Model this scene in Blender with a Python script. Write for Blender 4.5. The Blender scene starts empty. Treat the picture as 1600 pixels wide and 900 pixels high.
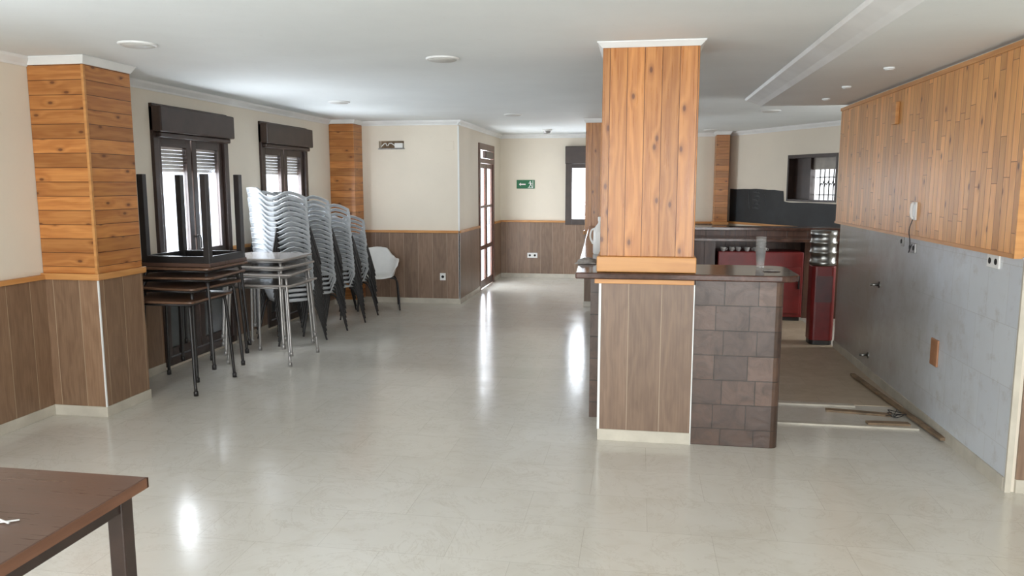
import bpy, math, random
from mathutils import Vector, Matrix
random.seed(7)
SC=bpy.context.scene
COL=bpy.context.collection
# ---------------------------------------------------------------- geometry helper
class G:
    def __init__(s): s.v=[];s.f=[];s.sm=[]
    def add(s,v,f,smooth=False):
        o=len(s.v); s.v+= [tuple(p) for p in v]
        for q in f: s.f.append(tuple(i+o for i in q)); s.sm.append(smooth)
        return s
    def box(s,x0,x1,y0,y1,z0,z1):
        return s.add([(x0,y0,z0),(x1,y0,z0),(x1,y1,z0),(x0,y1,z0),(x0,y0,z1),(x1,y0,z1),(x1,y1,z1),(x0,y1,z1)],
            [(0,3,2,1),(4,5,6,7),(0,1,5,4),(1,2,6,5),(2,3,7,6),(3,0,4,7)])
    def prism(s,poly,z0,z1,smooth=False):
        n=len(poly)
        v=[(p[0],p[1],z0) for p in poly]+[(p[0],p[1],z1) for p in poly]
        return s.add(v,[tuple(range(n-1,-1,-1)),tuple(range(n,2*n))]+[(i,(i+1)%n,n+(i+1)%n,n+i) for i in range(n)],smooth)
    def frust(s,a,b,z0,z1):
        return s.add([(a[0],a[2],z0),(a[1],a[2],z0),(a[1],a[3],z0),(a[0],a[3],z0),(b[0],b[2],z1),(b[1],b[2],z1),(b[1],b[3],z1),(b[0],b[3],z1)],
            [(0,3,2,1),(4,5,6,7),(0,1,5,4),(1,2,6,5),(2,3,7,6),(3,0,4,7)])
    def lathe(s,prof,c=(0,0,0),seg=24,axis='z'):
        v=[];f=[]
        for r,z in prof:
            for i in range(seg):
                a=2*math.pi*i/seg
                p=(r*math.cos(a),r*math.sin(a),z)
                if axis=='x': p=(p[2],p[0],p[1])
                if axis=='y': p=(p[0],p[2],p[1])
                v.append((c[0]+p[0],c[1]+p[1],c[2]+p[2]))
        for j in range(len(prof)-1):
            for i in range(seg):
                k=(i+1)%seg
                f.append((j*seg+i,j*seg+k,(j+1)*seg+k,(j+1)*seg+i))
        s.add(v,f,True)
        if prof[0][0]>1e-3: s.add(v[:seg],[tuple(range(seg-1,-1,-1))])
        if prof[-1][0]>1e-3: s.add(v[-seg:],[tuple(range(seg))])
        return s
    def tube(s,pts,r,seg=8,smooth_iter=0,flat=1.0,up=(0,0,1)):
        P=[Vector(p) for p in pts]
        for _ in range(smooth_iter):
            Q=[P[0]]
            for a,b in zip(P[:-1],P[1:]): Q+= [a*.75+b*.25,a*.25+b*.75]
            Q.append(P[-1]);P=Q
        n=len(P);v=[];f=[]
        prev=None
        for i,p in enumerate(P):
            t=(P[min(i+1,n-1)]-P[max(i-1,0)]).normalized()
            u=prev if prev is not None else Vector(up)
            u=u-t*u.dot(t)
            if u.length<1e-3: u=Vector((1,0,0))-t*t.x
            if u.length<1e-3: u=Vector((0,1,0))-t*t.y
            u.normalize(); prev=u; w=t.cross(u)
            for k in range(seg):
                a=2*math.pi*k/seg
                v.append(p+w*(r*math.cos(a))+u*(r*flat*math.sin(a)))
        for j in range(n-1):
            for i in range(seg):
                k=(i+1)%seg
                f.append((j*seg+i,j*seg+k,(j+1)*seg+k,(j+1)*seg+i))
        return s.add(v,f+[tuple(range(seg-1,-1,-1)),tuple(range(len(v)-seg,len(v)))],True)
    def rot(s,M):
        s.v=[tuple(M@Vector(p)) for p in s.v]; return s
    def obj(s,name,mat,parent=None,bevel=0,label=None,cat=None,kind=None,group=None,loc=None,rotz=0):
        me=bpy.data.meshes.new(name); me.from_pydata(s.v,[],s.f)
        for p,b in zip(me.polygons,s.sm): p.use_smooth=b
        me.materials.append(mat)
        import bmesh
        bm=bmesh.new(); bm.from_mesh(me); bmesh.ops.recalc_face_normals(bm,faces=bm.faces); bm.to_mesh(me); bm.free()
        o=bpy.data.objects.new(name,me); COL.objects.link(o)
        if parent: o.parent=parent
        if loc: o.location=loc
        if rotz: o.rotation_euler=(0,0,rotz)
        if bevel:
            m=o.modifiers.new('b','BEVEL'); m.width=bevel; m.segments=2; m.limit_method='ANGLE'
        meta(o,label,cat,kind,group); return o
def meta(o,label=None,cat=None,kind=None,group=None):
    if label: o['label']=label
    if cat: o['category']=cat
    if kind: o['kind']=kind
    if group: o['group']=group
def empty(name,loc=(0,0,0),rotz=0,label=None,cat=None,kind=None,group=None):
    o=bpy.data.objects.new(name,None); COL.objects.link(o); o.location=loc; o.rotation_euler=(0,0,rotz); o.empty_display_size=.1
    meta(o,label,cat,kind,group); return o
def clone(root,loc,rotz,group=None,label=None,tilt=0):
    n=root.copy(); COL.objects.link(n); n.location=loc; n.rotation_euler=(tilt,0,rotz)
    if group: n['group']=group
    if label: n['label']=label
    for c in list(root.children):
        if c.type!='MESH': continue
        d=c.copy(); COL.objects.link(d); d.parent=n
    return n
# ---------------------------------------------------------------- materials
class NB:
    def __init__(s,name):
        s.m=bpy.data.materials.new(name); s.m.use_nodes=True; s.nt=s.m.node_tree
        s.b=s.nt.nodes['Principled BSDF']; s._pos=None
    def n(s,t,**kw):
        x=s.nt.nodes.new(t)
        for k,v in kw.items(): setattr(x,k,v)
        return x
    def set(s,sock,v):
        if isinstance(v,bpy.types.NodeSocket): s.nt.links.new(v,sock)
        elif v is not None: sock.default_value=v
    def math(s,op,a,b=None,c=None,clamp=False):
        x=s.n('ShaderNodeMath',operation=op); x.use_clamp=clamp
        s.set(x.inputs[0],a); s.set(x.inputs[1],b)
        if c is not None: s.set(x.inputs[2],c)
        return x.outputs[0]
    def xyz(s):
        if s._pos is None:
            g=s.n('ShaderNodeNewGeometry'); sp=s.n('ShaderNodeSeparateXYZ'); s.nt.links.new(g.outputs['Position'],sp.inputs[0]); s._pos=sp.outputs; s.P=g.outputs['Position']
        return s._pos
    def comb(s,a,b,c=0.):
        x=s.n('ShaderNodeCombineXYZ'); s.set(x.inputs[0],a);s.set(x.inputs[1],b);s.set(x.inputs[2],c); return x.outputs[0]
    def white(s,w):
        x=s.n('ShaderNodeTexWhiteNoise',noise_dimensions='1D'); s.set(x.inputs['W'],w); return x.outputs['Value']
    def noise(s,vec,scale,detail=4,rough=.55,dist=0):
        x=s.n('ShaderNodeTexNoise'); s.set(x.inputs['Vector'],vec); x.inputs['Scale'].default_value=scale; x.inputs['Detail'].default_value=detail
        x.inputs['Roughness'].default_value=rough; x.inputs['Distortion'].default_value=dist; return x.outputs[0]
    def mix(s,fac,a,b,blend='MIX'):
        x=s.n('ShaderNodeMix',data_type='RGBA',blend_type=blend)
        s.set(x.inputs[0],fac)
        for k,v in ((6,a),(7,b)):
            if isinstance(v,(tuple,list)): v=(*v[:3],1)
            s.set(x.inputs[k],v)
        return x.outputs[2]
    def mr(s,v,a,b,c=0.,d=1.):
        x=s.n('ShaderNodeMapRange'); x.clamp=True; s.set(x.inputs[0],v)
        for i,q in enumerate((a,b,c,d)): s.set(x.inputs[i+1],q)
        return x.outputs[0]
    def bump(s,h,st=.3,dist=.01):
        x=s.n('ShaderNodeBump'); x.inputs['Strength'].default_value=st; x.inputs['Distance'].default_value=dist
        s.set(x.inputs['Height'],h); s.nt.links.new(x.outputs[0],s.b.inputs['Normal'])
    def col(s,c):
        if isinstance(c,(tuple,list)): c=(*c[:3],1)
        s.set(s.b.inputs['Base Color'],c)
    def rough(s,v): s.set(s.b.inputs['Roughness'],v)
def plain(name,c,rough=.5,metal=0,var=.12,scale=6,bump=0,spec=None):
    k=NB(name); k.xyz()
    n=k.noise(k.P,scale,4)
    k.col(k.mix(k.mr(n,.3,.7),tuple(x*(1-var) for x in c),tuple(min(1,x*(1+var)) for x in c)))
    k.rough(rough); k.b.inputs['Metallic'].default_value=metal
    if spec is not None: k.b.inputs['Specular IOR Level'].default_value=spec
    if bump: k.bump(k.noise(k.P,scale*8,3),bump,.005)
    return k.m
def wood(name,c1,c2,groove,w,dirn='V',knots=1,rough=.35,gw=.02,ring=60.,off=0.,var=.35,stretch=.5,knotc=(.13,.04,.012),nm=30.,rw=.5,joint=0):
    k=NB(name); X,Y,Z=k.xyz()
    s_=k.math('ADD',k.math('ADD',X,Y),20.+off)
    if dirn=='V': p,q=s_,Z
    elif dirn=='H': p,q=Z,s_
    elif dirn=='FX': p,q=Y,X
    else: p,q=X,Y
    t=k.math('DIVIDE',p,w); idx=k.math('FLOOR',t); fr=k.math('FRACT',t)
    rnd=k.white(idx)
    jm=None
    if joint:
        tt=k.math('DIVIDE',k.math('ADD',q,k.math('MULTIPLY',rnd,joint*3)),joint)
        seg=k.math('FLOOR',tt); fj=k.math('FRACT',tt)
        rnd=k.white(k.math('ADD',idx,k.math('MULTIPLY',seg,17.31)))
        ej=k.math('MINIMUM',fj,k.math('SUBTRACT',1.,fj)); jm=k.mr(ej,.002,.004,.8,0.)
    z3=k.math('MULTIPLY',rnd,37.)
    v1=k.comb(k.math('MULTIPLY',p,3.),k.math('MULTIPLY',q,stretch),z3)
    n=k.noise(v1,2.2,3,.5)
    if knots:
        vo=k.n('ShaderNodeTexVoronoi',voronoi_dimensions='2D'); vo.inputs['Scale'].default_value=1.
        k.set(vo.inputs['Vector'],k.comb(k.math('MULTIPLY',p,1/.15),k.math('ADD',k.math('MULTIPLY',q,1/.30),k.math('MULTIPLY',idx,.37))))
        d=vo.outputs['Distance']
        sp=k.n('ShaderNodeSeparateColor'); k.set(sp.inputs[0],vo.outputs['Color'])
        on=k.math('LESS_THAN',sp.outputs[0],.6*knots)
        n=k.math('ADD',n,k.math('MULTIPLY',k.math('MULTIPLY',k.mr(d,.0,.3,1.,0.),on),.14))
    sn=k.math('SINE',k.math('ADD',k.math('MULTIPLY',p,ring),k.math('MULTIPLY',n,nm)))
    sn=k.mr(sn,-1,1)
    v2=k.comb(k.math('MULTIPLY',p,60.),k.math('MULTIPLY',q,2.2),z3)
    n2=k.noise(v2,1.6,4,.6)
    g=k.math('ADD',k.math('MULTIPLY',sn,rw),k.math('MULTIPLY',k.mr(n2,.25,.75),1-rw))
    c=k.mix(g,c1,c2)
    c=k.mix(1.,c,k.comb(*[k.math('ADD',k.math('MULTIPLY',rnd,var),1-var/2)]*3),'MULTIPLY')
    if knots:
        r1=k.math('MULTIPLY',k.mr(d,.04,.15,1.,0.),on)
        c=k.mix(k.math('MULTIPLY',r1,.4),c,knotc)
        r2=k.math('MULTIPLY',k.mr(d,.04,.075,1.,0.),on)
        c=k.mix(k.math('MULTIPLY',r2,.85),c,knotc)
    e=k.math('MINIMUM',fr,k.math('SUBTRACT',1.,fr))
    gm=k.mr(e,gw*.5,gw,1.,0.)
    if jm is not None: gm=k.math('MAXIMUM',gm,jm)
    c=k.mix(gm,c,groove)
    k.col(c); k.rough(k.mr(n2,.2,.8,rough-.05,rough+.12))
    k.bump(k.math('SUBTRACT',k.math('MULTIPLY',n2,.15),gm),.35,.004)
    return k.m
PINE1=(.36,.122,.028);PINE2=(.58,.255,.074)
M={}
M['pineV']=wood('pine_vertical',(.34,.118,.027),(.57,.255,.075),(.11,.035,.010),.105,'V',1.0,.27,gw=.022,ring=95,rw=.45,nm=26,var=.45)
M['pineVfine']=wood('pine_panel',(.56,.24,.070),(.77,.405,.14),(.19,.07,.02),.072,'V',.6,.35,gw=.035,ring=50,rw=.35,var=.40,joint=.62)
M['pineH']=wood('pine_horizontal',PINE1,PINE2,(.10,.03,.01),.098,'H',1.15,.3,gw=.03,rw=.45,var=.45)
M['pineRail']=wood('pine_rail',(.48,.21,.062),(.62,.31,.105),(.5,.2,.05),3.,'H',0,.35,gw=.0001)
M['lam']=wood('walnut_laminate',(.165,.102,.068),(.285,.19,.13),(.40,.31,.23),.205,'V',0,.38,gw=.014,ring=45,var=.3,stretch=.9,rw=.28)
M['lamL']=wood('warm_laminate',(.19,.108,.062),(.32,.20,.122),(.42,.31,.20),.205,'V',0,.38,gw=.014,ring=45,var=.3,stretch=.9,rw=.28)
M['tabletop']=wood('dark_tabletop_veneer',(.095,.052,.037),(.14,.080,.058),(.12,.04,.02),5.,'FX',0,.28,gw=.0001,ring=30,rw=.25)
M['edge']=wood('worn_table_edge',(.12,.050,.026),(.22,.10,.055),(.1,.04,.02),5.,'H',0,.4,gw=.0001,ring=30)
M['stooltop']=plain('brown_stack_top',(.14,.075,.045),.3,0,.25,5)
M['greytop']=plain('pale_worn_top',(.36,.33,.31),.16,0,.1,5)
M['counter']=plain('dark_counter_top',(.075,.036,.026),.14,0,.45,14)
M['counterface']=wood('bar_face_wood',(.055,.022,.015),(.11,.05,.03),(.03,.012,.008),.25,'V',0,.35,gw=.02)
M['frame']=plain('dark_brown_frame',(.036,.020,.015),.35,0,.25,8)
M['doorframe']=plain('reddish_door_frame',(.10,.038,.024),.3,0,.25,8)
M['black']=plain('black_metal',(.016,.014,.014),.4,0,.2,8)
M['grey']=plain('grey_metal',(.33,.32,.31),.35,.6,.12,8)
M['chrome']=plain('brushed_steel',(.27,.27,.26),.3,1,.12,10)
M['white']=plain('white_plastic',(.80,.80,.78),.35,0,.04,8)
M['shell']=plain('pale_grey_plastic_shell',(.56,.585,.61),.25,0,.08,8)
M['whitetrim']=plain('white_trim',(.79,.80,.79),.5,0,.05,4)
M['red']=plain('red_enamel',(.16,.010,.010),.4,0,.25,5)
M['darkred']=plain('dark_red_enamel',(.06,.006,.006),.35,0,.3,5)
M['greensign']=plain('green_sign',(.0,.13,.045),.5,0,.05,5)
M['dark']=plain('dark_void',(.012,.011,.011),.8,0,.3,5)
M['blackpaint']=plain('blackboard_paint',(.018,.020,.022),.6,0,.4,3)
M['chalk']=plain('faint_chalk',(.16,.165,.17),.9,0,.3,20)
M['cloth']=plain('grey_cloth',(.38,.37,.36),.9,0,.3,20,.4)
M['lens']=plain('light_lens',(.60,.60,.57),.5,0,.1,20)
M['orangeplate']=plain('orange_tile_plate',(.42,.20,.10),.5,0,.15,12)
M['baseb']=plain('cream_skirting',(.55,.51,.43),.25,0,.12,6)
M['shutter']=plain('shutter_slat',(.38,.35,.31),.5,0,.15,9)  # slats lightened, their backlight is put into the colour
M['rust']=plain('old_board',(.22,.15,.09),.7,0,.35,9)
M['lowpane']=plain('frosted_dark_pane',(.08,.09,.09),.12,0,.3,3)
def paint(name,c):
    k=NB(name); k.xyz(); n=k.noise(k.P,1.3,5,.6); n2=k.noise(k.P,22,3)
    c0=k.mix(k.mr(n,.3,.75),c,tuple(x*.93 for x in c))
    k.col(k.mix(k.mr(n2,.68,.78,0.,.12),c0,(.4,.33,.25))); k.rough(.75); k.bump(k.noise(k.P,90,2),.06,.003); return k.m
M['wall']=paint('cream_paint',(.80,.73,.615))
M['ceil']=paint('ceiling_paint',(.82,.86,.865))
def floor_mat():
    k=NB('cream_marble_tile'); X,Y,Z=k.xyz()
    br=k.n('ShaderNodeTexBrick'); br.offset=.5; br.inputs['Scale'].default_value=1.; br.inputs['Brick Width'].default_value=.60; br.inputs['Row Height'].default_value=.40
    br.inputs['Mortar Size'].default_value=.0012; br.inputs['Mortar Smooth'].default_value=.3; br.inputs['Bias'].default_value=0
    k.set(br.inputs['Vector'],k.comb(k.math('ADD',X,40.13),k.math('ADD',Y,40.05)))
    br.inputs['Color1'].default_value=(.625,.59,.52,1); br.inputs['Color2'].default_value=(.67,.635,.565,1); br.inputs['Mortar'].default_value=(.45,.41,.34,1)
    n=k.noise(k.P,1.1,6,.62,1.2); n2=k.noise(k.P,4,6,.6,1.2)
    c=k.mix(k.mr(n,.35,.7,0.,.5),br.outputs['Color'],(.72,.70,.65))
    c=k.mix(k.mr(n2,.48,.72,0.,.28),c,(.50,.45,.36))
    n3=k.noise(k.P,2.0,8,.7,2.); v=k.math('ABSOLUTE',k.math('SUBTRACT',n3,.5))
    c=k.mix(k.mr(v,0.,.014,.30,0.),c,(.43,.37,.29))
    k.col(c); k.rough(k.mr(n2,.3,.8,.12,.25)); k.b.inputs['Specular IOR Level'].default_value=.8
    k.bump(k.math('ADD',k.math('MULTIPLY',br.outputs['Fac'],-1.),k.math('MULTIPLY',n,1.2)),.14,.004)
    return k.m
M['floor']=floor_mat()
def tiles(name,c1,c2,m,w,h,ms=.003,rough=.3,hor=False,dirt=(.2,.15,.1),dfac=.4,bump=.3,yblend=None,nscale=7,off=.5,squash=1.,dist=.8):
    k=NB(name); X,Y,Z=k.xyz()
    br=k.n('ShaderNodeTexBrick'); br.offset=off; br.squash=squash; br.squash_frequency=2; br.inputs['Scale'].default_value=1.; br.inputs['Brick Width'].default_value=w; br.inputs['Row Height'].default_value=h
    br.inputs['Mortar Size'].default_value=ms; br.inputs['Mortar Smooth'].default_value=.3
    v=k.comb(k.math('ADD',X,40.),k.math('ADD',Y,40.)) if hor else k.comb(k.math('ADD',k.math('ADD',X,Y),40.),k.math('ADD',Z,10.0))
    k.set(br.inputs['Vector'],v)
    for q,cc in (('Color1',c1),('Color2',c2),('Mortar',m)): br.inputs[q].default_value=(*cc,1)
    c=br.outputs['Color']
    n=k.noise(k.P,nscale,6,.65,dist)
    if yblend:
        nn=k.noise(k.P,1.6,6,.65)
        f=k.mr(k.math('ADD',Y,k.math('MULTIPLY',k.math('SUBTRACT',nn,.5),3.)),yblend[0],yblend[1])
        f=k.math('MULTIPLY',f,k.math('SUBTRACT',1.,k.math('MULTIPLY',br.outputs['Fac'],.2)))
        c=k.mix(k.math('MULTIPLY',f,.9),c,yblend[2])
        n4=k.noise(k.P,7,6,.7)
        c=k.mix(k.mr(n4,.54,.74,0.,.4),c,(.34,.28,.22))
    c=k.mix(k.mr(n,.42,.75,0.,dfac),c,dirt)
    k.col(c); k.rough(rough if yblend else k.mr(n,.3,.8,rough,rough+.2))
    h_=k.math('MULTIPLY',br.outputs['Fac'],-1.)
    if not yblend: h_=k.math('ADD',h_,k.math('MULTIPLY',n,.5))
    k.bump(h_,bump,.006)
    return k.m
M['stone']=tiles('brown_slate_cladding',(.060,.034,.023),(.125,.070,.046),(.040,.029,.023),.20,.158,.003,.27,False,(.028,.019,.015),.75,.7,nscale=9,off=.25)
M['walltile']=tiles('worn_blue_grey_wall_tile',(.64,.68,.73),(.67,.71,.75),(.56,.58,.60),.25,.33,.0022,.22,False,(.54,.52,.50),.2,.05,yblend=(5.0,7.0,(.38,.34,.29)),nscale=1.2,dist=0)
M['barfloor']=tiles('dusty_bar_floor_tile',(.43,.35,.25),(.47,.385,.285),(.37,.30,.22),.3,.3,.0025,.32,True,(.34,.26,.18),.35,.12)
def glassmat(name,fac=.12,tint=(1,1,1),diff=0):
    m=bpy.data.materials.new(name); m.use_nodes=True; nt=m.node_tree; nt.nodes.clear()
    o=nt.nodes.new('ShaderNodeOutputMaterial'); mx=nt.nodes.new('ShaderNodeMixShader'); t=nt.nodes.new('ShaderNodeBsdfTransparent'); g=nt.nodes.new('ShaderNodeBsdfGlossy')
    t.inputs[0].default_value=(*tint,1); g.inputs['Roughness'].default_value=.05; mx.inputs[0].default_value=fac
    nt.links.new(t.outputs[0],mx.inputs[1]);nt.links.new(g.outputs[0],mx.inputs[2]); out=mx.outputs[0]
    if diff:
        m2=nt.nodes.new('ShaderNodeMixShader'); df=nt.nodes.new('ShaderNodeBsdfDiffuse'); df.inputs[0].default_value=(.85,.86,.85,1); m2.inputs[0].default_value=diff
        nt.links.new(out,m2.inputs[1]);nt.links.new(df.outputs[0],m2.inputs[2]); out=m2.outputs[0]
    nt.links.new(out,o.inputs[0]); return m
M['glass']=glassmat('window_glass',.08,(.95,.97,1))
M['cupglass']=glassmat('clear_cup',.12,(1,1,1),.15)
# ---------------------------------------------------------------- room shell
HC=2.51; RL=-4.15
def wall(name,axis,c0,c1,a0,a1,z0,z1,holes,mat,kind='structure'):
    g=G(); A=sorted({a0,a1,*[h[0] for h in holes],*[h[1] for h in holes]}); Zs=sorted({z0,z1,*[h[2] for h in holes],*[h[3] for h in holes]})
    for i in range(len(A)-1):
        for j in range(len(Zs)-1):
            am=(A[i]+A[i+1])/2; zm=(Zs[j]+Zs[j+1])/2
            if any(h[0]<am<h[1] and h[2]<zm<h[3] for h in holes): continue
            if axis=='x': g.box(c0,c1,A[i],A[i+1],Zs[j],Zs[j+1])
            else: g.box(A[i],A[i+1],c0,c1,Zs[j],Zs[j+1])
    return g.obj(name,mat,kind=kind)
W1=(6.10,7.32);W2=(8.02,9.22);W3=(1.0,2.9)
wall('wall_left','x',RL-.12,RL,-3.2,10.3,0,HC,[(W1[0],W1[1],.03,2.34),(W2[0],W2[1],.03,2.34),(W3[0],W3[1],.03,2.34)],M['wall'])
wall('wall_jut_front','y',10.3,10.5,RL-.12,-2.44,0,HC,[(-3.56,-3.20,2.14,2.24)],M['wall'])
wall('wall_jut_side','x',-2.48,-2.44,10.5,13.5,0,HC,[(11.62,12.85,0,2.28)],M['wall'])
wall('wall_back','y',13.5,13.6,-2.48,1.6,0,HC,[(-1.28,-.25,.95,2.30)],M['wall'])
wall('wall_rear','y',-3.2,-3.0,RL,5.0,0,HC,[(-3.2,-.6,.3,2.3),(.6,3.2,.3,2.3)],M['wall'])
wall('wall_right_rear','x',5.0,5.2,-3.2,4.5,0,HC,[],M['wall'])
wall('wall_right_return','y',4.36,4.50,2.0,5.0,0,HC,[],M['wall'])
wall('wall_right','x',2.0,2.14,4.50,8.12,0,HC,[],M['wall'])
wall('wall_far_right','x',4.0,4.2,4.5,9.0,0,HC,[(8.1,8.85,.9,2.2)],M['wall'])  # unseen opening added here to let light into the bar
AW=(1.44,13.5); AR=math.atan2(-2.2,1.22)
aw=wall('wall_angled','y',0,.18,0,5.3,0,HC,[(1.53,2.55,1.40,2.08)],M['wall'])
aw.location=(AW[0],AW[1],0); aw.rotation_euler=(0,0,AR)
G().box(-4.4,5.2,-3.2,13.8,-.1,0).obj('floor',M['floor'],kind='structure')
G().box(-4.4,5.2,-3.2,13.8,HC,HC+.1).obj('ceiling',M['ceil'],kind='structure')
G().box(1.17,5.0,-3.0,8.12,2.42,HC).obj('trim_1',M['ceil'],kind='structure')
g=G()
g.add([(1.03,-3,HC-.001),(1.04,-3,HC-.025),(1.13,-3,2.445),(1.17,-3,2.42),(1.17,-3,HC-.001),
       (1.03,8.26,HC-.001),(1.04,8.25,HC-.025),(1.13,8.16,2.445),(1.17,8.12,2.42),(1.17,8.12,HC-.001)],
      [(0,1,6,5),(1,2,7,6),(2,3,8,7),(3,4,9,8),(4,0,5,9),(0,4,3,2,1)])
g.add([(1.03,8.26,HC-.001),(1.04,8.25,HC-.025),(1.13,8.16,2.445),(1.17,8.12,2.42),(5.,8.26,HC-.001),(5.,8.25,HC-.025),(5.,8.16,2.445),(5.,8.12,2.42)],
      [(0,1,5,4),(1,2,6,5),(2,3,7,6)])
g.obj('trim_2',M['whitetrim'],kind='structure')
CP=[(0,2.445),(.01,2.445),(.015,2.46),(.045,2.49),(.052,HC-.001),(0,HC-.001)]
def crown(name,segs):
    g=G()
    for (x0,y0,x1,y1,nx,ny) in segs:
        v=[(x0+nx*a,y0+ny*a,z) for a,z in CP]+[(x1+nx*a,y1+ny*a,z) for a,z in CP]; n=len(CP)
        g.add(v,[(i,(i+1)%n,n+(i+1)%n,n+i) for i in range(n)]+[tuple(range(n)),tuple(range(2*n-1,n-1,-1))])
    g.obj(name,M['whitetrim'],kind='structure')
crown('trim_3',[(RL,-3,RL,10.3,1,0),(RL,10.3,-2.40,10.3,0,-1),(-2.44,10.25,-2.44,13.5,1,0),(-2.44,13.5,1.5,13.5,0,-1)])
g=G(); n=len(CP)
g.add([(0,-a,z) for a,z in CP]+[(5.2,-a,z) for a,z in CP],[(i,(i+1)%n,n+(i+1)%n,n+i) for i in range(n)])
o=g.obj('trim_4',M['whitetrim'],kind='structure'); o.location=(AW[0],AW[1],0); o.rotation_euler=(0,0,AR)
def wains(i,axis,pos,nrm,a0,a1,mat,z1=.985,rail=True):
    def bx(g,dd,z0,zz,b0=a0,b1=a1):
        lo,hi=sorted((pos,pos+dd))
        return g.box(lo,hi,b0,b1,z0,zz) if axis=='x' else g.box(b0,b1,lo,hi,z0,zz)
    bx(G(),.014*nrm,.075,z1).obj('trim_%d'%i,mat,kind='structure')
    bx(G(),.020*nrm,0,.075).obj('baseboard_%d'%i,M['baseb'],kind='structure',bevel=.002)
    if rail: bx(G(),.035*nrm,z1,z1+.035).obj('trim_%d'%(i+50),M['pineRail'],kind='structure',bevel=.004)
wains(5,'x',RL,1,3.0,4.78,M['lamL'])
wains(6,'x',RL,1,5.28,W1[0],M['lamL'])
wains(7,'x',RL,1,W1[1],W2[0],M['lam'])
wains(8,'x',RL,1,W2[1],9.98,M['lam'])
wains(9,'y',10.3,-1,-3.8,-2.44,M['lam'])
wains(10,'x',-2.44,1,10.28,11.62,M['lam'])
wains(11,'x',-2.44,1,12.85,13.5,M['lam'])
wains(12,'y',13.5,-1,-2.44,1.22,M['lam'])
wains(13,'y',4.36,-1,2.03,5.0,M['lam'])
G().box(-2.445,-2.425,10.28,10.30,.07,2.43).obj('trim_30',M['whitetrim'],kind='structure')
def onangled(o): o.location=(AW[0],AW[1],0); o.rotation_euler=(0,0,AR); return o
onangled(G().box(.1,5,-.035,0,1.0,1.035).obj('trim_31',M['pineRail'],kind='structure'))
pts=[(.12,1.58),(.3,1.575),(.5,1.575),(.65,1.58),(.8,1.58),(.95,1.575),(1.1,1.57),(1.25,1.565),(1.38,1.56),(1.46,1.55),(1.48,1.40),(1.6,1.385),(1.7,1.38),(2.0,1.38),(2.3,1.385),(2.6,1.38),(3.4,1.38)]
g=G(); v=[(p[0],-.006,p[1]+random.uniform(-.006,.006)) for p in pts]+[(3.4,-.006,1.035),(.12,-.006,1.035)]
g.add(v,[tuple(range(len(v)))]); onangled(g.obj('trim_32',M['blackpaint'],kind='structure'))
ch=empty('chalk_writing',(AW[0],AW[1],0),AR,'faint white chalk scribbles on the black painted wall','writing')
g=G()
def scrib(x,z,w,h,n):
    p=[]
    for i in range(n*8):
        t=i/(n*8); a=i/8*2*math.pi
        p.append((x+w*t+.018*math.cos(a),-.010,z+h*math.sin(a)*.5*(.6+.4*math.sin(i*1.7))))
    g.tube(p,.0028,5)
for j in range(5): scrib(.74+.03*(j%2),1.53-.062*j,.16-.02*(j%3),.045,4)
g.tube([(.62,-.01,1.55),(.63,-.01,1.4),(.66,-.01,1.25)],.003,5)
g.tube([(1.02,-.01,1.50),(1.06,-.01,1.45),(1.01,-.01,1.40),(1.05,-.01,1.34)],.003,5)
g.obj('chalk_line',M['chalk'],ch)
# ---------------------------------------------------------------- windows
def window_left(n,y0,y1,zb=.03,zt=2.34):
    w=empty('window_%d'%n,(RL,(y0+y1)/2,0),0,'dark brown glazed window with roller shutter box','window','structure')
    h=(y1-y0)/2; g=G()
    g.box(-.09,.03,-h,-h+.07,zb,zt).box(-.09,.03,h-.07,h,zb,zt).box(-.09,.03,-h+.07,h-.07,zt-.07,zt).box(-.09,.03,-h+.07,h-.07,zb,zb+.07)
    g.obj('window_frame',M['frame'],w,bevel=.004)
    g=G().box(-.02,.11,-h+.0,h-.0,2.10,2.32); g.box(.0,.08,-h+.03,h-.03,2.055,2.10)
    g.obj('shutter_box',M['frame'],w,bevel=.012)
    for s in (-1,1):
        a,b=sorted((s*.012,s*(h-.075))); g=G()
        g.box(-.045,.0,a,a+.07,zb+.075,2.06).box(-.045,.0,b-.07,b,zb+.075,2.06)
        for (c,d) in ((1.98,2.06),(zb+.075,.18),(.92,1.04)): g.box(-.045,.0,a+.07,b-.07,c,d)
        g.obj('window_sash',M['frame'],w,bevel=.004)
        G().box(-.028,-.022,a+.07,b-.07,1.04,1.98).obj('window_pane',M['glass'],w)
        G().box(-.028,-.022,a+.07,b-.07,.18,.92).obj('lower_pane',M['lowpane'],w)
    G().box(.0,.02,-.02,.02,1.15,1.17).tube([(.018,0,1.17),(.05,0,1.17),(.05,0,1.05)],.008,6,1).obj('window_handle',M['black'],w)
    g=G()
    for i in range(7): 
        z=1.99-i*.033; g.box(-.082,-.07,-h+.07,h-.07,z-.030,z)
    g.obj('roller_shutter',M['shutter'],w)
    return w
window_left(1,*W1); window_left(2,*W2); window_left(3,*W3)
w=empty('window_4',(-.765,13.5,0),0,'dark framed window with shutter box on the far wall','window','structure')
g=G(); g.box(-.515,-.40,-.04,.08,.95,2.3).box(.43,.515,-.04,.08,.95,2.3).box(-.40,.43,-.04,.08,.95,1.05).box(-.40,.43,-.04,.08,1.93,2.02).box(-.03,.03,-.04,.08,1.05,1.93)
g.obj('window_frame',M['frame'],w,bevel=.004)
G().box(-.515,.515,-.12,.0,2.0,2.3).obj('shutter_box',M['frame'],w,bevel=.008)
G().box(-.40,.43,.03,.036,1.05,1.93).obj('window_pane',M['glass'],w)
w=onangled(empty('window_5',(0,0,0),0,'small barred window with dark surround','window','structure'))
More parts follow.
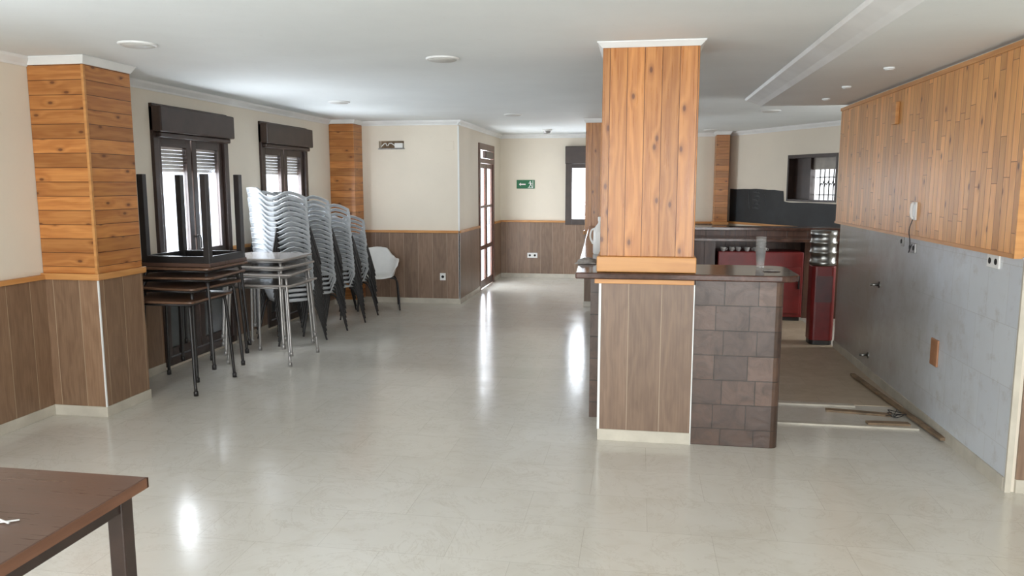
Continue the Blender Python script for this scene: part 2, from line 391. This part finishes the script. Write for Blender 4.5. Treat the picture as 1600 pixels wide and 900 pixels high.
g=G(); g.box(1.53,1.56,-.01,.14,1.40,2.08).box(2.52,2.55,-.01,.14,1.40,2.08).box(1.56,2.52,-.01,.14,2.03,2.08).box(1.56,2.52,-.01,.14,1.40,1.43).box(1.90,1.96,.05,.14,1.43,2.03)
g.obj('window_frame',M['frame'],w)
G().box(1.56,1.90,.10,.12,1.43,2.03).obj('window_panel',M['frame'],w)  # dark sheet standing in for the black opening on the left
G().box(1.96,2.52,.10,.13,1.86,2.03).obj('roller_shutter',M['shutter'],w)
g=G()
for i in range(6): g.tube([(2.04+.09*i,.16,1.43),(2.04+.09*i,.16,1.88)],.009,6)
for i in range(5): g.tube([(2.045+.09*i,.16,1.62),(2.07+.09*i,.16,1.68),(2.09+.09*i,.16,1.63),(2.12+.09*i,.16,1.70)],.007,6,1)
g.tube([(1.96,.16,1.5),(2.52,.16,1.5)],.008,6).tube([(1.96,.16,1.75),(2.52,.16,1.75)],.008,6)
g.obj('iron_grille',M['black'],w)
for n,xc in ((6,-1.9),(7,1.9)):
    w=empty('window_%d'%n,(xc,-3.0,0),0,'large brown framed window','window','structure')
    g=G(); g.box(-1.3,-1.22,-.12,.03,.3,2.3).box(1.22,1.3,-.12,.03,.3,2.3).box(-1.22,1.22,-.12,.03,.3,.38).box(-1.22,1.22,-.12,.03,2.22,2.3).box(-.04,.04,-.12,.03,.38,2.22)
    g.obj('window_frame',M['frame'],w)
w=empty('door_1',(-2.44,12.235,0),0,'reddish brown glazed entrance door','door','structure')
g=G(); h=.615
g.box(-.04,.02,-h,-h+.09,0,2.28).box(-.04,.02,h-.09,h,0,2.28).box(-.04,.02,-h+.09,h-.09,2.18,2.28).box(-.04,.02,-h+.09,h-.09,1.98,2.05)
g.obj('door_frame',M['doorframe'],w,bevel=.004)
for s in (-1,1):
    a,b=sorted((s*.008,s*(h-.095))); g=G()
    g.box(-.03,.0,a,a+.07,.01,1.975).box(-.03,.0,b-.07,b,.01,1.975)
    for (c,d) in ((1.90,1.975),(.01,.14),(.62,.69),(1.28,1.32)): g.box(-.03,.0,a+.07,b-.07,c,d)
    g.obj('door_leaf',M['doorframe'],w,bevel=.003)
    G().box(-.018,-.012,a+.07,b-.07,.14,1.90).obj('door_pane',M['glass'],w)
G().tube([(.0,-.06,1.0),(.05,-.06,1.0),(.05,-.06,1.25),(.0,-.06,1.25)],.010,8).obj('door_handle',M['chrome'],w)
G().box(-.0,.06,-.3,.3,2.06,2.17).obj('shutter_box',M['frame'],w,bevel=.01)
# ---------------------------------------------------------------- clad pillars
def pillar(x0,x1,y0,y1,pine,lam,label,full=False,rail=True,top=2.455):
    p=empty('pillar',((x0+x1)/2,(y0+y1)/2,0),0,label,'pillar')
    a,b=(x1-x0)/2,(y1-y0)/2
    G().box(-a,a,-b,b,1.03 if not full else .07,top).obj('pine_cladding',pine,p,bevel=.004)
    if not full: G().box(-a,a,-b,b,.07,.99).obj('wainscot_panel',lam,p,bevel=.003)
    if rail and not full: G().box(-a-.02,a+.022,-b-.022,b+.02,.985,1.03).obj('wooden_rail',M['pineRail'],p,bevel=.004)
    G().box(-a-.006,a+.008,-b-.008,b+.006,0,.075).obj('skirting',M['baseb'],p,bevel=.002)
    G().frust((-a-.004,a+.004,-b-.004,b+.004),(-a-.030,a+.030,-b-.030,b+.030),top,HC-.010).box(-a-.033,a+.033,-b-.033,b+.033,HC-.010,HC-.001).obj('cornice',M['whitetrim'],p)
    return p,a,b
p,a,b=pillar(RL+.002,-3.72,4.78,5.27,M['pineH'],M['lamL'],'square pillar clad in horizontal knotty pine above brown wainscot')
G().box(a-.004,a+.006,-b-.006,-b+.004,.075,.985).obj('corner_trim',M['whitetrim'],p)
G().box(a-.012,a+.006,-b-.006,-b+.012,1.03,2.45).obj('corner_bead',M['pineRail'],p)
pillar(RL+.002,-3.80,9.98,10.298,M['pineH'],M['lam'],'pine clad pillar beside the stacked chairs',full=True)
pillar(1.23,1.44,13.2,13.498,M['pineH'],M['lam'],'narrow pine clad pillar on the far wall')
pillar(-.72,-.16,10.35,10.85,M['pineV'],M['lam'],'pine clad pillar behind the bar counter')
# ---------------------------------------------------------------- central bar
p=empty('pillar',(.05,5.12,0),0,'large square pillar clad in vertical knotty pine boards','pillar')
G().box(-.29,.29,-.25,.25,1.20,2.475).obj('pine_cladding',M['pineV'],p,bevel=.004)
G().box(-.31,.305,-.27,.27,1.102,1.20).obj('pine_plinth',M['pineRail'],p,bevel=.006)
G().frust((-.293,.293,-.253,.253),(-.322,.322,-.282,.282),2.474,HC-.008).box(-.325,.325,-.285,.285,HC-.008,HC-.001).obj('cornice',M['whitetrim'],p)
bar=empty('bar_counter',(0,0,0),0,'bar counter with dark top, brown stone tiles and wood panel','bar')
def arc(cx,cy,r,a0,a1,n=8): return [(cx+r*math.cos(math.radians(a0+(a1-a0)*i/n)),cy+r*math.sin(math.radians(a0+(a1-a0)*i/n))) for i in range(n+1)]
top=[(-.39,4.81)]+arc(.86,4.93,.12,-90,0)+arc(.86,5.32,.12,0,90)+[(.22,5.44),(.10,10.3),(-.66,10.3)]
G().prism(top,1.06,1.10).obj('countertop',M['counter'],bar,bevel=.008)
G().box(-.27,.345,4.835,4.86,1.03,1.06).obj('pine_strip',M['pineRail'],bar,bevel=.003)
G().box(-.235,.35,4.86,5.34,.075,1.06).obj('wainscot_panel',M['lam'],bar)
G().box(-.24,.35,4.852,5.34,0,.075).obj('skirting',M['baseb'],bar,bevel=.002)
G().box(-.243,-.228,4.852,4.868,.075,1.03).obj('corner_trim',M['whitetrim'],bar)
G().box(.345,.352,4.853,4.87,.0,1.03).obj('corner_trim',M['whitetrim'],bar)
st=[(.352,4.868)]+[(.80,4.862)]+arc(.84,4.912,.05,-90,0,4)+[(.89,5.34),(.352,5.34)]
G().prism(st,0,1.06).obj('stone_cladding',M['stone'],bar,bevel=.003)
G().prism([(-.325,5.345),(.12,5.345),(.0,10.2),(-.60,10.2)],0,1.06).obj('stone_cladding',M['stone'],bar)
c=empty('plastic_cup_stack',(.80,5.28,1.10),0,'tall stack of clear plastic cups on the counter','cups')
g=G()
for i in range(7): g.lathe([(.024,.0+i*.017),(.033,.10+i*.017),(.035,.10+i*.017),(.035,.104+i*.017)],seg=20)
g.obj('cup',M['cupglass'],c)
j=empty('plastic_jug',(-.30,6.15,1.10),0,'white plastic jug standing on the counter','jug')
G().lathe([(.055,0),(.06,.01),(.06,.17),(.055,.2),(.022,.245),(.02,.27)],seg=24).obj('jug_body',M['white'],j)
G().lathe([(.024,.262),(.024,.29),(.02,.295)],seg=16).obj('jug_cap',M['white'],j)
G().tube([(-.05,0,.2),(-.075,0,.19),(-.085,0,.13),(-.06,0,.08)],.008,8,2).obj('jug_handle',M['white'],j)
def crumple(name,c,sx,sy,sz,mat,label,cat,n=12):
    g=G(); v=[];f=[]
    for i in range(n+1):
        for k in range(n+1):
            u=i/n*2-1;w=k/n*2-1; r=max(abs(u),abs(w))
            v.append((c[0]+u*sx*(1+random.uniform(-.12,.12)),c[1]+w*sy*(1+random.uniform(-.12,.12)),c[2]+.003+sz*(1-r**2)*random.uniform(.45,1)))
    for i in range(n):
        for k in range(n): a=i*(n+1)+k; f.append((a,a+1,a+n+2,a+n+1))
    g.add(v,f,True); return g.obj(name,mat,label=label,cat=cat)
crumple('cloth',(-.36,5.45,1.10),.07,.14,.035,M['cloth'],'crumpled grey cloth lying on the bar counter','cloth')
crumple('napkin',(.84,5.08,1.10),.05,.04,.012,M['cloth'],'flattened grey napkin on the counter corner','napkin')
fc=empty('back_bar_counter',(0,0,0),0,'long dark wooden back bar counter','bar')
G().box(.16,2.9,9.62,10.15,.96,1.0).obj('countertop',M['counter'],fc,bevel=.006)
G().box(.16,2.9,10.15,10.22,.4,1.07).obj('raised_back_panel',M['counterface'],fc)
G().box(.14,2.9,10.1,10.45,1.07,1.11).obj('bar_ledge',M['counter'],fc,bevel=.006)
G().box(.16,.93,9.70,10.15,0,.96).obj('counter_body',M['counterface'],fc)
G().box(2.02,2.9,9.9,10.15,0,.96).obj('counter_body',M['counterface'],fc)
rc=empty('drinks_cooler',(1.46,9.85,0),0,'low red drinks cooler under the dark counter','cooler')
G().box(-.5,.5,-.22,.25,.05,.84).obj('cooler_body',M['red'],rc,bevel=.01)
for i in range(3):
    G().box(-.47+i*.32,-.17+i*.32,-.245,-.22,.10,.66).obj('cooler_door',M['darkred'] if i<2 else M['red'],rc,bevel=.008)
    G().box(-.20+i*.32,-.18+i*.32,-.265,-.245,.4,.56).obj('door_handle',M['black'],rc)
G().box(-.48,.48,-.2,.24,0,.05).obj('cooler_plinth',M['black'],rc)
c=empty('coffee_cup',(0,0,0),0,'small white cup standing on the red cooler','cup',group='cups on the red cooler')
G().lathe([(.018,0),(.03,.02),(.034,.05),(.031,.05),(.027,.02),(.0001,.006)],seg=16).obj('cup_body',M['cloth'],c)
G().tube([(.032,0,.04),(.05,0,.036),(.046,0,.016),(.03,0,.014)],.004,6,1).obj('cup_handle',M['cloth'],c)
c.location=(1.02,9.68,.84)
for i in range(1,6): clone(c,(1.02+.095*i+random.uniform(-.01,.01),9.68+random.uniform(-.02,.05),.84),random.uniform(0,6))
k=empty('red_dispenser_cabinet',(1.88,8.32,0),0,'narrow boxy red dispenser cabinet beside the tiled wall','cabinet')
RB=lambda h,r: arc(h-r,h-r,r,0,90,4)+arc(-h+r,h-r,r,90,180,4)+arc(-h+r,-h+r,r,180,270,4)+arc(h-r,-h+r,r,270,360,4)
G().prism(RB(.118,.05),.05,.82).obj('cabinet_body',M['red'],k,bevel=.006)
G().prism(RB(.112,.05),0,.05).obj('base_ring',M['black'],k)
G().box(-.08,.08,-.122,-.118,.45,.72).obj('front_panel',M['darkred'],k)
k=empty('beer_keg',(1.88,8.32,.82),0,'stainless steel beer keg standing on the red cabinet','keg')
G().lathe([(.115,0),(.13,.01),(.13,.045),(.125,.05),(.125,.12),(.133,.13),(.133,.145),(.125,.155),(.125,.22),(.133,.23),(.133,.245),(.125,.255),(.122,.30),(.13,.315),(.13,.36),(.118,.36),(.115,.33),(.03,.32),(.03,.345),(.0001,.345)],seg=32).obj('keg_body',M['chrome'],k)
# ---------------------------------------------------------------- right wall dressing
G().box(1.985,2.0,4.36,8.12,.075,1.27).obj('trim_20',M['walltile'],kind='structure')
G().box(1.975,2.0,4.37,8.12,0,.075).obj('baseboard_20',M['baseb'],kind='structure')
G().box(1.955,2.0,4.40,8.2,1.27,2.385).obj('trim_21',M['pineVfine'],kind='structure')
G().box(1.945,2.0,4.40,8.2,1.262,1.285).box(1.945,2.0,4.40,8.2,2.365,2.395).box(1.945,2.0,4.39,4.405,1.262,2.395).obj('trim_22',M['pineRail'],kind='structure')
G().box(1.978,2.008,4.345,4.36,0,1.26).obj('trim_23',M['baseb'],kind='structure')
G().box(.895,1.985,5.96,9.7,0,.004).obj('trim_24',M['barfloor'],kind='structure')
G().box(.0,.895,5.45,9.7,0,.0035).obj('trim_27',M['barfloor'],kind='structure')
G().box(.90,1.62,5.90,5.96,0,.012).obj('trim_25',M['baseb'],kind='structure')
G().box(.92,1.9,5.40,5.45,0,.012).obj('trim_26',M['baseb'],kind='structure')
g=G(); M2=Matrix.Rotation(0.066,4,'Z')
g.box(-.018,.018,-.86,.86,0,.02).rot(M2).obj('wooden_batten',M['rust'],label='long thin wooden batten lying on the floor',cat='batten',loc=(1.905,6.02,.012),bevel=.002)
G().box(-.22,.22,-.03,.03,0,.015).obj('wooden_board',M['rust'],label='short weathered grey board on the floor',cat='board',loc=(1.60,5.75,.0),rotz=-.15,bevel=.002)
G().box(-.14,.14,-.03,.03,0,.015).obj('wooden_board',M['rust'],label='short weathered board offcut on the floor',cat='board',loc=(1.72,5.47,.012),rotz=.05,bevel=.002)
g=G()
p=[(random.uniform(-.10,.08),random.uniform(-.10,.09),random.uniform(.004,.04)) for _ in range(16)]
g.tube(p,.003,5,2)
g.obj('cable_tangle',M['black'],label='tangle of loose black cable on the floor by the tiled wall',cat='cable',loc=(1.86,5.72,.0))
def plate(name,y,z,w,h,label,cat,holes=1,x=1.985,mat='white'):
    e=empty(name,(x,y,z),0,label,cat)
    G().box(-.012,0,-w/2,w/2,-h/2,h/2).obj('cover_plate',M[mat],e,bevel=.003)
    for i in range(holes):
        yy=(i-(holes-1)/2)*w/holes
        G().lathe([(.0005,-.0135),(.018,-.0135),(.018,-.0125)],(0,yy,0),14,'x').obj('socket_insert',M['dark'],e)
    return e
plate('wall_socket',4.70,1.22,.15,.075,'white double wall socket on the grey tiles','socket',2)
plate('wall_socket',6.02,1.19,.15,.07,'grey double wall socket with loose wires','socket',2,mat='grey')
plate('wall_socket',6.25,1.22,.07,.075,'open wall junction box on the tiles','socket',1,mat='cloth')
ph=empty('intercom_phone',(1.955,5.93,1.46),0,'small white wall intercom handset on the pine panel','intercom')
G().box(-.012,0,-.035,.035,-.065,.065).obj('base_plate',M['white'],ph,bevel=.004)
G().tube([(-.016,.0,.058),(-.030,0,.045),(-.030,0,-.035),(-.016,0,-.055)],.010,8,1).obj('handset',M['white'],ph)
G().tube([(-.01,.02,-.06),(-.03,.03,-.14),(-.02,.01,-.22),(-.03,-.02,-.28),(-.02,.04,-.31),(-.01,.0,-.24)],.0035,6,2).obj('phone_cord',M['black'],ph)
v=empty('wooden_vent_box',(1.955,6.48,2.2),0,'small pine box fixed high on the pine panel','box')
G().box(-.03,0,-.05,.05,-.09,.08).obj('box_body',M['pineRail'],v,bevel=.005)
G().box(-.012,0,-.06,.06,-.09,.09).obj('wall_plate',M['orangeplate'],loc=(1.985,5.46,.53),label='small square orange brown plate on the grey tiles',cat='plate',bevel=.003)
for (y,z) in ((6.76,.82),(6.95,.18)):
    t=empty('pipe_stub',(1.985,y,z),0,'short metal water pipe stub sticking out of tiles','pipe')
    G().lathe([(.028,-.006),(.028,0)],(0,0,0),14,'x').obj('pipe_flange',M['chrome'],t)
    G().tube([(0,0,0),(-.07,0,0)],.011,8).obj('pipe_tap',M['chrome'],t)
e=empty('wall_socket',(-2.67,10.286,.38),0,'white double socket on the brown wainscot','socket')
G().box(-.04,.04,-.012,0,-.05,.05).obj('cover_plate',M['white'],e,bevel=.003)
G().lathe([(.0005,-.0135),(.02,-.0135),(.02,-.012)],(0,0,0),14,'y').obj('socket_insert',M['dark'],e)
e=empty('wall_socket',(-1.86,13.486,.40),0,'white double socket on the far wainscot','socket')
G().box(-.09,.09,-.012,0,-.045,.045).obj('cover_plate',M['white'],e,bevel=.003)
for q in (-.045,.045): G().lathe([(.0005,-.0135),(.02,-.0135),(.02,-.012)],(q,0,0),14,'y').obj('socket_insert',M['dark'],e)
e=empty('air_conditioner_bracket',(-3.38,10.30,2.19),0,'wall recess with bracket from a removed air conditioner','bracket')
G().box(-.17,.17,.08,.1,-.05,.05).obj('recess_back',M['rust'],e)
G().box(.05,.165,-.02,.05,-.045,.02).obj('terminal_box',M['white'],e,bevel=.004)
G().box(-.19,.19,-.01,0,-.065,-.05).obj('mounting_rail',M['cloth'],e)
G().tube([(.06,0,-.02),(-.01,-.03,.03),(-.05,-.03,-.03),(-.08,-.01,.03),(-.14,-.02,-.03)],.007,6,1).obj('loose_wire',M['white'],e)
G().box(-.06,.06,-.008,0,-.06,.06).obj('junction_cover',M['wall'],loc=(-2.56,10.30,2.17),label='square cream junction box cover on the wall',cat='cover',bevel=.002)
e=empty('exit_sign',(-1.985,13.5,1.65),0,'green emergency exit sign with arrow and running figure','sign')
G().box(-.16,.16,-.012,0,-.075,.075).obj('sign_board',M['greensign'],e)
def yflat(polys,y):
    g=G()
    for P in polys: g.add([(a,y,b) for a,b in P],[tuple(range(len(P)))])
    return g
yflat([[(-.12,0),(-.085,.03),(-.085,.01),(-.0,.01),(-.0,-.01),(-.085,-.01),(-.085,-.03)]],-.0135).obj('arrow_symbol',M['white'],e)
cir=[(.082+.013*math.cos(a*.785),.045+.013*math.sin(a*.785)) for a in range(8)]
yflat([[(.04,-.065),(.135,-.065),(.135,.065),(.125,.065),(.125,-.055),(.04,-.055)],cir,[(.07,.03),(.095,.03),(.10,-.01),(.08,-.012)],[(.08,-.005),(.09,-.01),(.07,-.05),(.055,-.05)],[(.09,-.01),(.102,-.005),(.112,-.03),(.118,-.05),(.108,-.05),(.10,-.03)],[(.07,.03),(.072,.018),(.05,.012),(.05,.022)],[(.094,.03),(.118,.012),(.114,.004),(.094,.02)]],-.0135).obj('running_figure_symbol',M['white'],e)
def clight(x,y,z,r=.115,label='round white recessed ceiling light',m='whitetrim'):
    c=empty('ceiling_light',(x,y,z),0,label,'light',group='recessed ceiling lights')
    G().lathe([(r,0),(r,-.008),(r*.88,-.014),(r*.84,-.006)],seg=32).obj('light_rim',M[m],c)
    G().lathe([(.0005,-.0165),(r*.80,-.0165),(r*.83,-.012),(r*.83,0)],seg=32).obj('light_lens',M['lens'] if m!='ceil' else M['ceil'],c)
    return c
for (x,y) in ((-3.08,4.46),(-1.36,5.3),(-3.14,7.85),(-1.57,9.6),(1.10,12.8),(1.5,9.6)): clight(x,y,HC)
for (x,y) in ((1.62,5.6),(1.60,6.6),(1.65,7.5)): clight(x,y,2.42,.036,'small round white recessed ceiling spotlight','ceil')
e=empty('smoke_detector',(-1.47,12.3,HC),0,'small white round smoke detector on ceiling','detector')
G().lathe([(.08,0),(.08,-.02),(.06,-.025)],seg=24).obj('detector_base',M['white'],e)
G().lathe([(.06,-.026),(.05,-.06),(.0005,-.065)],seg=24).obj('detector_cap',M['grey'],e)
# ---------------------------------------------------------------- near table
t=empty('table',(-2.09,1.66,0),0,'worn reddish brown wooden table with black metal frame','table')
G().box(-.6,.6,-.41,.41,.718,.75).obj('tabletop',M['tabletop'],t,bevel=.003)
G().box(-.602,.602,.405,.412,.716,.748).box(.595,.602,-.41,.41,.716,.748).obj('edge_banding',M['edge'],t)
G().box(-.56,.56,.35,.38,.66,.717).box(-.56,.56,-.38,-.35,.66,.717).box(.53,.56,-.35,.35,.66,.717).box(-.56,-.53,-.35,.35,.66,.717).obj('frame',M['frame'],t,bevel=.003)
for sx in (-1,1):
    for sy in (-1,1): G().box(sx*.54-.026,sx*.54+.026,sy*.355-.026,sy*.355+.026,0,.716).obj('leg',M['frame'],t,bevel=.004)
e=empty('plastic_cutlery',(-1.67,1.70,.75),0,'white plastic knife and fork lying on the table','cutlery')
G().tube([(-.06,-.025,.004),(0,0,.005),(.04,.025,.004)],.004,6,1,.5).obj('knife',M['white'],e)
G().tube([(-.05,.025,.004),(-.01,.01,.009),(.035,-.005,.008)],.004,6,1,.5).obj('fork',M['white'],e)
# ---------------------------------------------------------------- stacked tables
def stacktable(topmat,legmat,label,half=.33,leg=.305):
    t=empty('stacking_table',(0,0,0),0,label,'table')
    G().prism(RB(half,.05),.732,.75).obj('tabletop',topmat,t,bevel=.004)
    q=leg-.03
    P2=[(q,q),(-q,q),(-q,-q),(q,-q),(q,q)]
    G().tube([(a,b,.717) for a,b in P2],.011,8).obj('frame',legmat,t)
    for sx in (-1,1):
        for sy in (-1,1):
            g=G().tube([(sx*(q-.06),sy*(q-.06),.718),(sx*(q-.01),sy*(q-.01),.712),(sx*q,sy*q,.66),(sx*leg,sy*leg,.02)],.013,8,2)
            g.lathe([(.012,0),(.018,.0),(.018,.035),(.013,.04)],(sx*leg,sy*leg,0),10)
            g.obj('leg',legmat,t)
    return t
A=stacktable(M['stooltop'],M['black'],'square stacking table with brown top and black tube legs'); A['group']='stacked black legged tables'
A.location=(-3.72,5.69,0); A.rotation_euler=(0,0,.02)
clone(A,(-3.71,5.80,.09),-.10)
clone(A,(-3.69,5.88,.165),.07)
clone(A,(-3.70,5.93,.235),0)
B=stacktable(M['greytop'],M['grey'],'square stacking table with grey tube legs'); B['group']='stacked grey legged tables'
B.location=(-3.42,6.74,0)
clone(B,(-3.43,6.70,.10),.10)
clone(B,(-3.45,6.74,.165),-.06)
clone(B,(-3.47,6.76,.235),.0)
u=empty('upturned_table',(-3.705,5.96,.987),0,'dark square table turned upside down on stacked tables','table')
G().box(-.31,.31,-.295,.295,0,.03).obj('tabletop',M['tabletop'],u,bevel=.003)
G().box(-.30,.30,-.285,-.26,.03,.085).box(-.30,.30,.26,.285,.03,.085).box(-.30,-.275,-.26,.26,.03,.085).box(.275,.30,-.26,.26,.03,.085).obj('frame',M['black'],u)
for sx in (-1,1):
    for sy in (-1,1): G().box(sx*.275-.026,sx*.275+.026,sy*.26-.026,sy*.26+.026,.03,.745).obj('leg',M['black'],u,bevel=.003)
# ---------------------------------------------------------------- plastic chairs with open arms
def interp(tab,x):
    for (a,b),(c,d) in zip(tab[:-1],tab[1:]):
        if x<=c:
            t=(x-a)/(c-a); t=t*t*(3-2*t); return b+(d-b)*t
    return tab[-1][1]
FLR=[(0,.050),(45,.045),(80,.095),(105,.085),(135,.025),(180,.012)]
FLRS=[(0,.045),(45,.040),(80,.055),(105,.050),(135,.025),(180,.012)]
RIM_SINGLE=[(0,.80),(18,.79),(46,.69),(62,.655),(84,.655),(104,.63),(122,.53),(138,.435),(180,.418)]
RIM_STACK=[(0,.755),(16,.75),(46,.665),(60,.66),(84,.715),(104,.665),(122,.54),(138,.435),(180,.418)]
def chair(shellmat,legmat,label,RIM,FL,hole=True,lr=.0115,splay=.28):
    c=empty('plastic_armchair',(0,0,0),0,label,'chair')
    n=64; v=[];f=[]
    prof=[('s',.0),('s',.35),('s',.7),('s',.92),('w',.0),('w',.12),('w',.3),('w',.5),('w',.7),('w',.86),('w',.97),('w',1.)]
    for kind,t in prof:
        for i in range(n):
            a=2*math.pi*i/n; dd=math.degrees(a); dd=min(dd,360-dd)
            sx=math.sin(a); cy=math.cos(a)
            e=.72; ux=math.copysign(abs(sx)**e,sx); uy=math.copysign(abs(cy)**e,cy)
            bx,by=.205*ux,.195*uy
            if kind=='s': v.append((bx*t,by*t-.01,.428+.012*t*t))
            else:
                H=interp(RIM,dd); fl=interp(FL,dd); z=.438+(H-.438)*min(1,t/.97)
                k=1+ (fl/.2)*(min(1,t/.97)**.8)
                if t==1.: k+=.11 if dd<118 else .02; z-=.004
                lean=.07*max(0,math.cos(a))*min(1,t/.97)
                v.append((bx*k,by*k-.01+lean,z))
    m=len(prof)
    for j in range(m-1):
        for i in range(n):
            k=(i+1)%n
            dd=(i+.5)*360/n; dd=min(dd,360-dd)
            if hole and 5<=j<=8 and 54<dd<112: continue
            f.append((j*n+i,j*n+k,(j+1)*n+k,(j+1)*n+i))
    o=G().add(v,f,True).obj('seat_shell',shellmat,c)
    sm=o.modifiers.new('s','SOLIDIFY'); sm.thickness=.007; sm.offset=0
    for s in (-1,1):
        G().tube([(s*.15,-.15,.42),(s*.235,-.165,.41),(s*.258,-.20,.32),(s*.272,-splay,0)],lr,8,2).obj('leg',legmat,c)
        G().tube([(s*.15,.13,.42),(s*.235,.15,.41),(s*.258,.18,.30),(s*.272,.25,0)],lr,8,2).obj('leg',legmat,c)
    return c
c1=chair(M['white'],M['black'],'white plastic armchair with dark legs standing by the wainscot',RIM_SINGLE,FLRS,False)
c1.location=(-3.44,9.80,0); c1.rotation_euler=(0,0,math.radians(20))
c2=chair(M['shell'],M['black'],'pale grey plastic armchair with dark legs in a tall nested stack',RIM_STACK,FLR,True,.010,.285)
c2['group']='stacked plastic armchairs'
first=True
for (cx,cy,cnt,rz) in ((-3.66,7.60,18,140),(-3.64,8.13,17,140),(-3.62,8.66,15,140),(-3.64,9.18,12,140)):
    rz=math.radians(rz); fx,fy=math.sin(rz),-math.cos(rz)
    for i in range(cnt):
        L=(cx-fx*.003*i+random.uniform(-.004,.004),cy-fy*.003*i,.051*i); r=rz+random.uniform(-.02,.02)
        if first: c2.location=L; c2.rotation_euler=(0,0,r); first=False
        else: clone(c2,L,r)
# ---------------------------------------------------------------- lights
def area(name,loc,rot,sx,sy,p,col=(1,1,1)):
    l=bpy.data.lights.new(name,'AREA'); l.shape='RECTANGLE'; l.size=sx; l.size_y=sy; l.energy=p; l.color=col
    o=bpy.data.objects.new(name,l); COL.objects.link(o); o.location=loc; o.rotation_euler=rot; return o
D=(.955,.985,1.0)
for y in (sum(W1)/2,sum(W2)/2): area('daylight',(RL-.35,y,1.5),(0,-math.pi/2,0),1.5,1.6,185,D)
area('daylight',(RL-.35,sum(W3)/2,1.25),(0,-math.pi/2,0),2.3,2.2,260,D)
area('daylight',(-2.60,12.3,1.1),(0,-math.pi/2,0),2.2,1.8,130,D)
area('daylight',(-.765,13.85,1.5),(-math.pi/2,0,0),1.2,1.2,50,D)
for x in (-1.9,1.9): area('daylight',(x,-3.35,1.35),(math.pi/2,0,0),2.6,2.0,235,D)
e=area('daylight',(AW[0]+.485*2.2+.3,AW[1]-.874*2.2+.17,1.7),(0,0,0),.9,.5,6,D); e.rotation_euler=(math.pi/2,0,AR+math.pi)
area('daylight',(4.3,8.48,1.55),(0,math.pi/2,0),1.3,.9,60,D)  # added lamp outside the unseen opening, brightens the bar
wd=bpy.data.worlds.new('sky'); SC.world=wd; wd.use_nodes=True
b=wd.node_tree.nodes['Background']; b.inputs[0].default_value=(.94,.97,1,1); b.inputs[1].default_value=2.5
# ---------------------------------------------------------------- camera
cd=bpy.data.cameras.new('camera'); cam=bpy.data.objects.new('camera',cd); COL.objects.link(cam)
f=1200.; cd.lens=36*f/1600; cd.sensor_width=36; cd.clip_start=.05
th=math.atan(162/f); ps=math.atan(200/f*math.cos(th))
cam.location=(0,0,1.65); cam.rotation_euler=(math.pi/2-th,0,ps)
SC.camera=cam
SC.view_settings.view_transform='Standard'
SC.view_settings.exposure=0
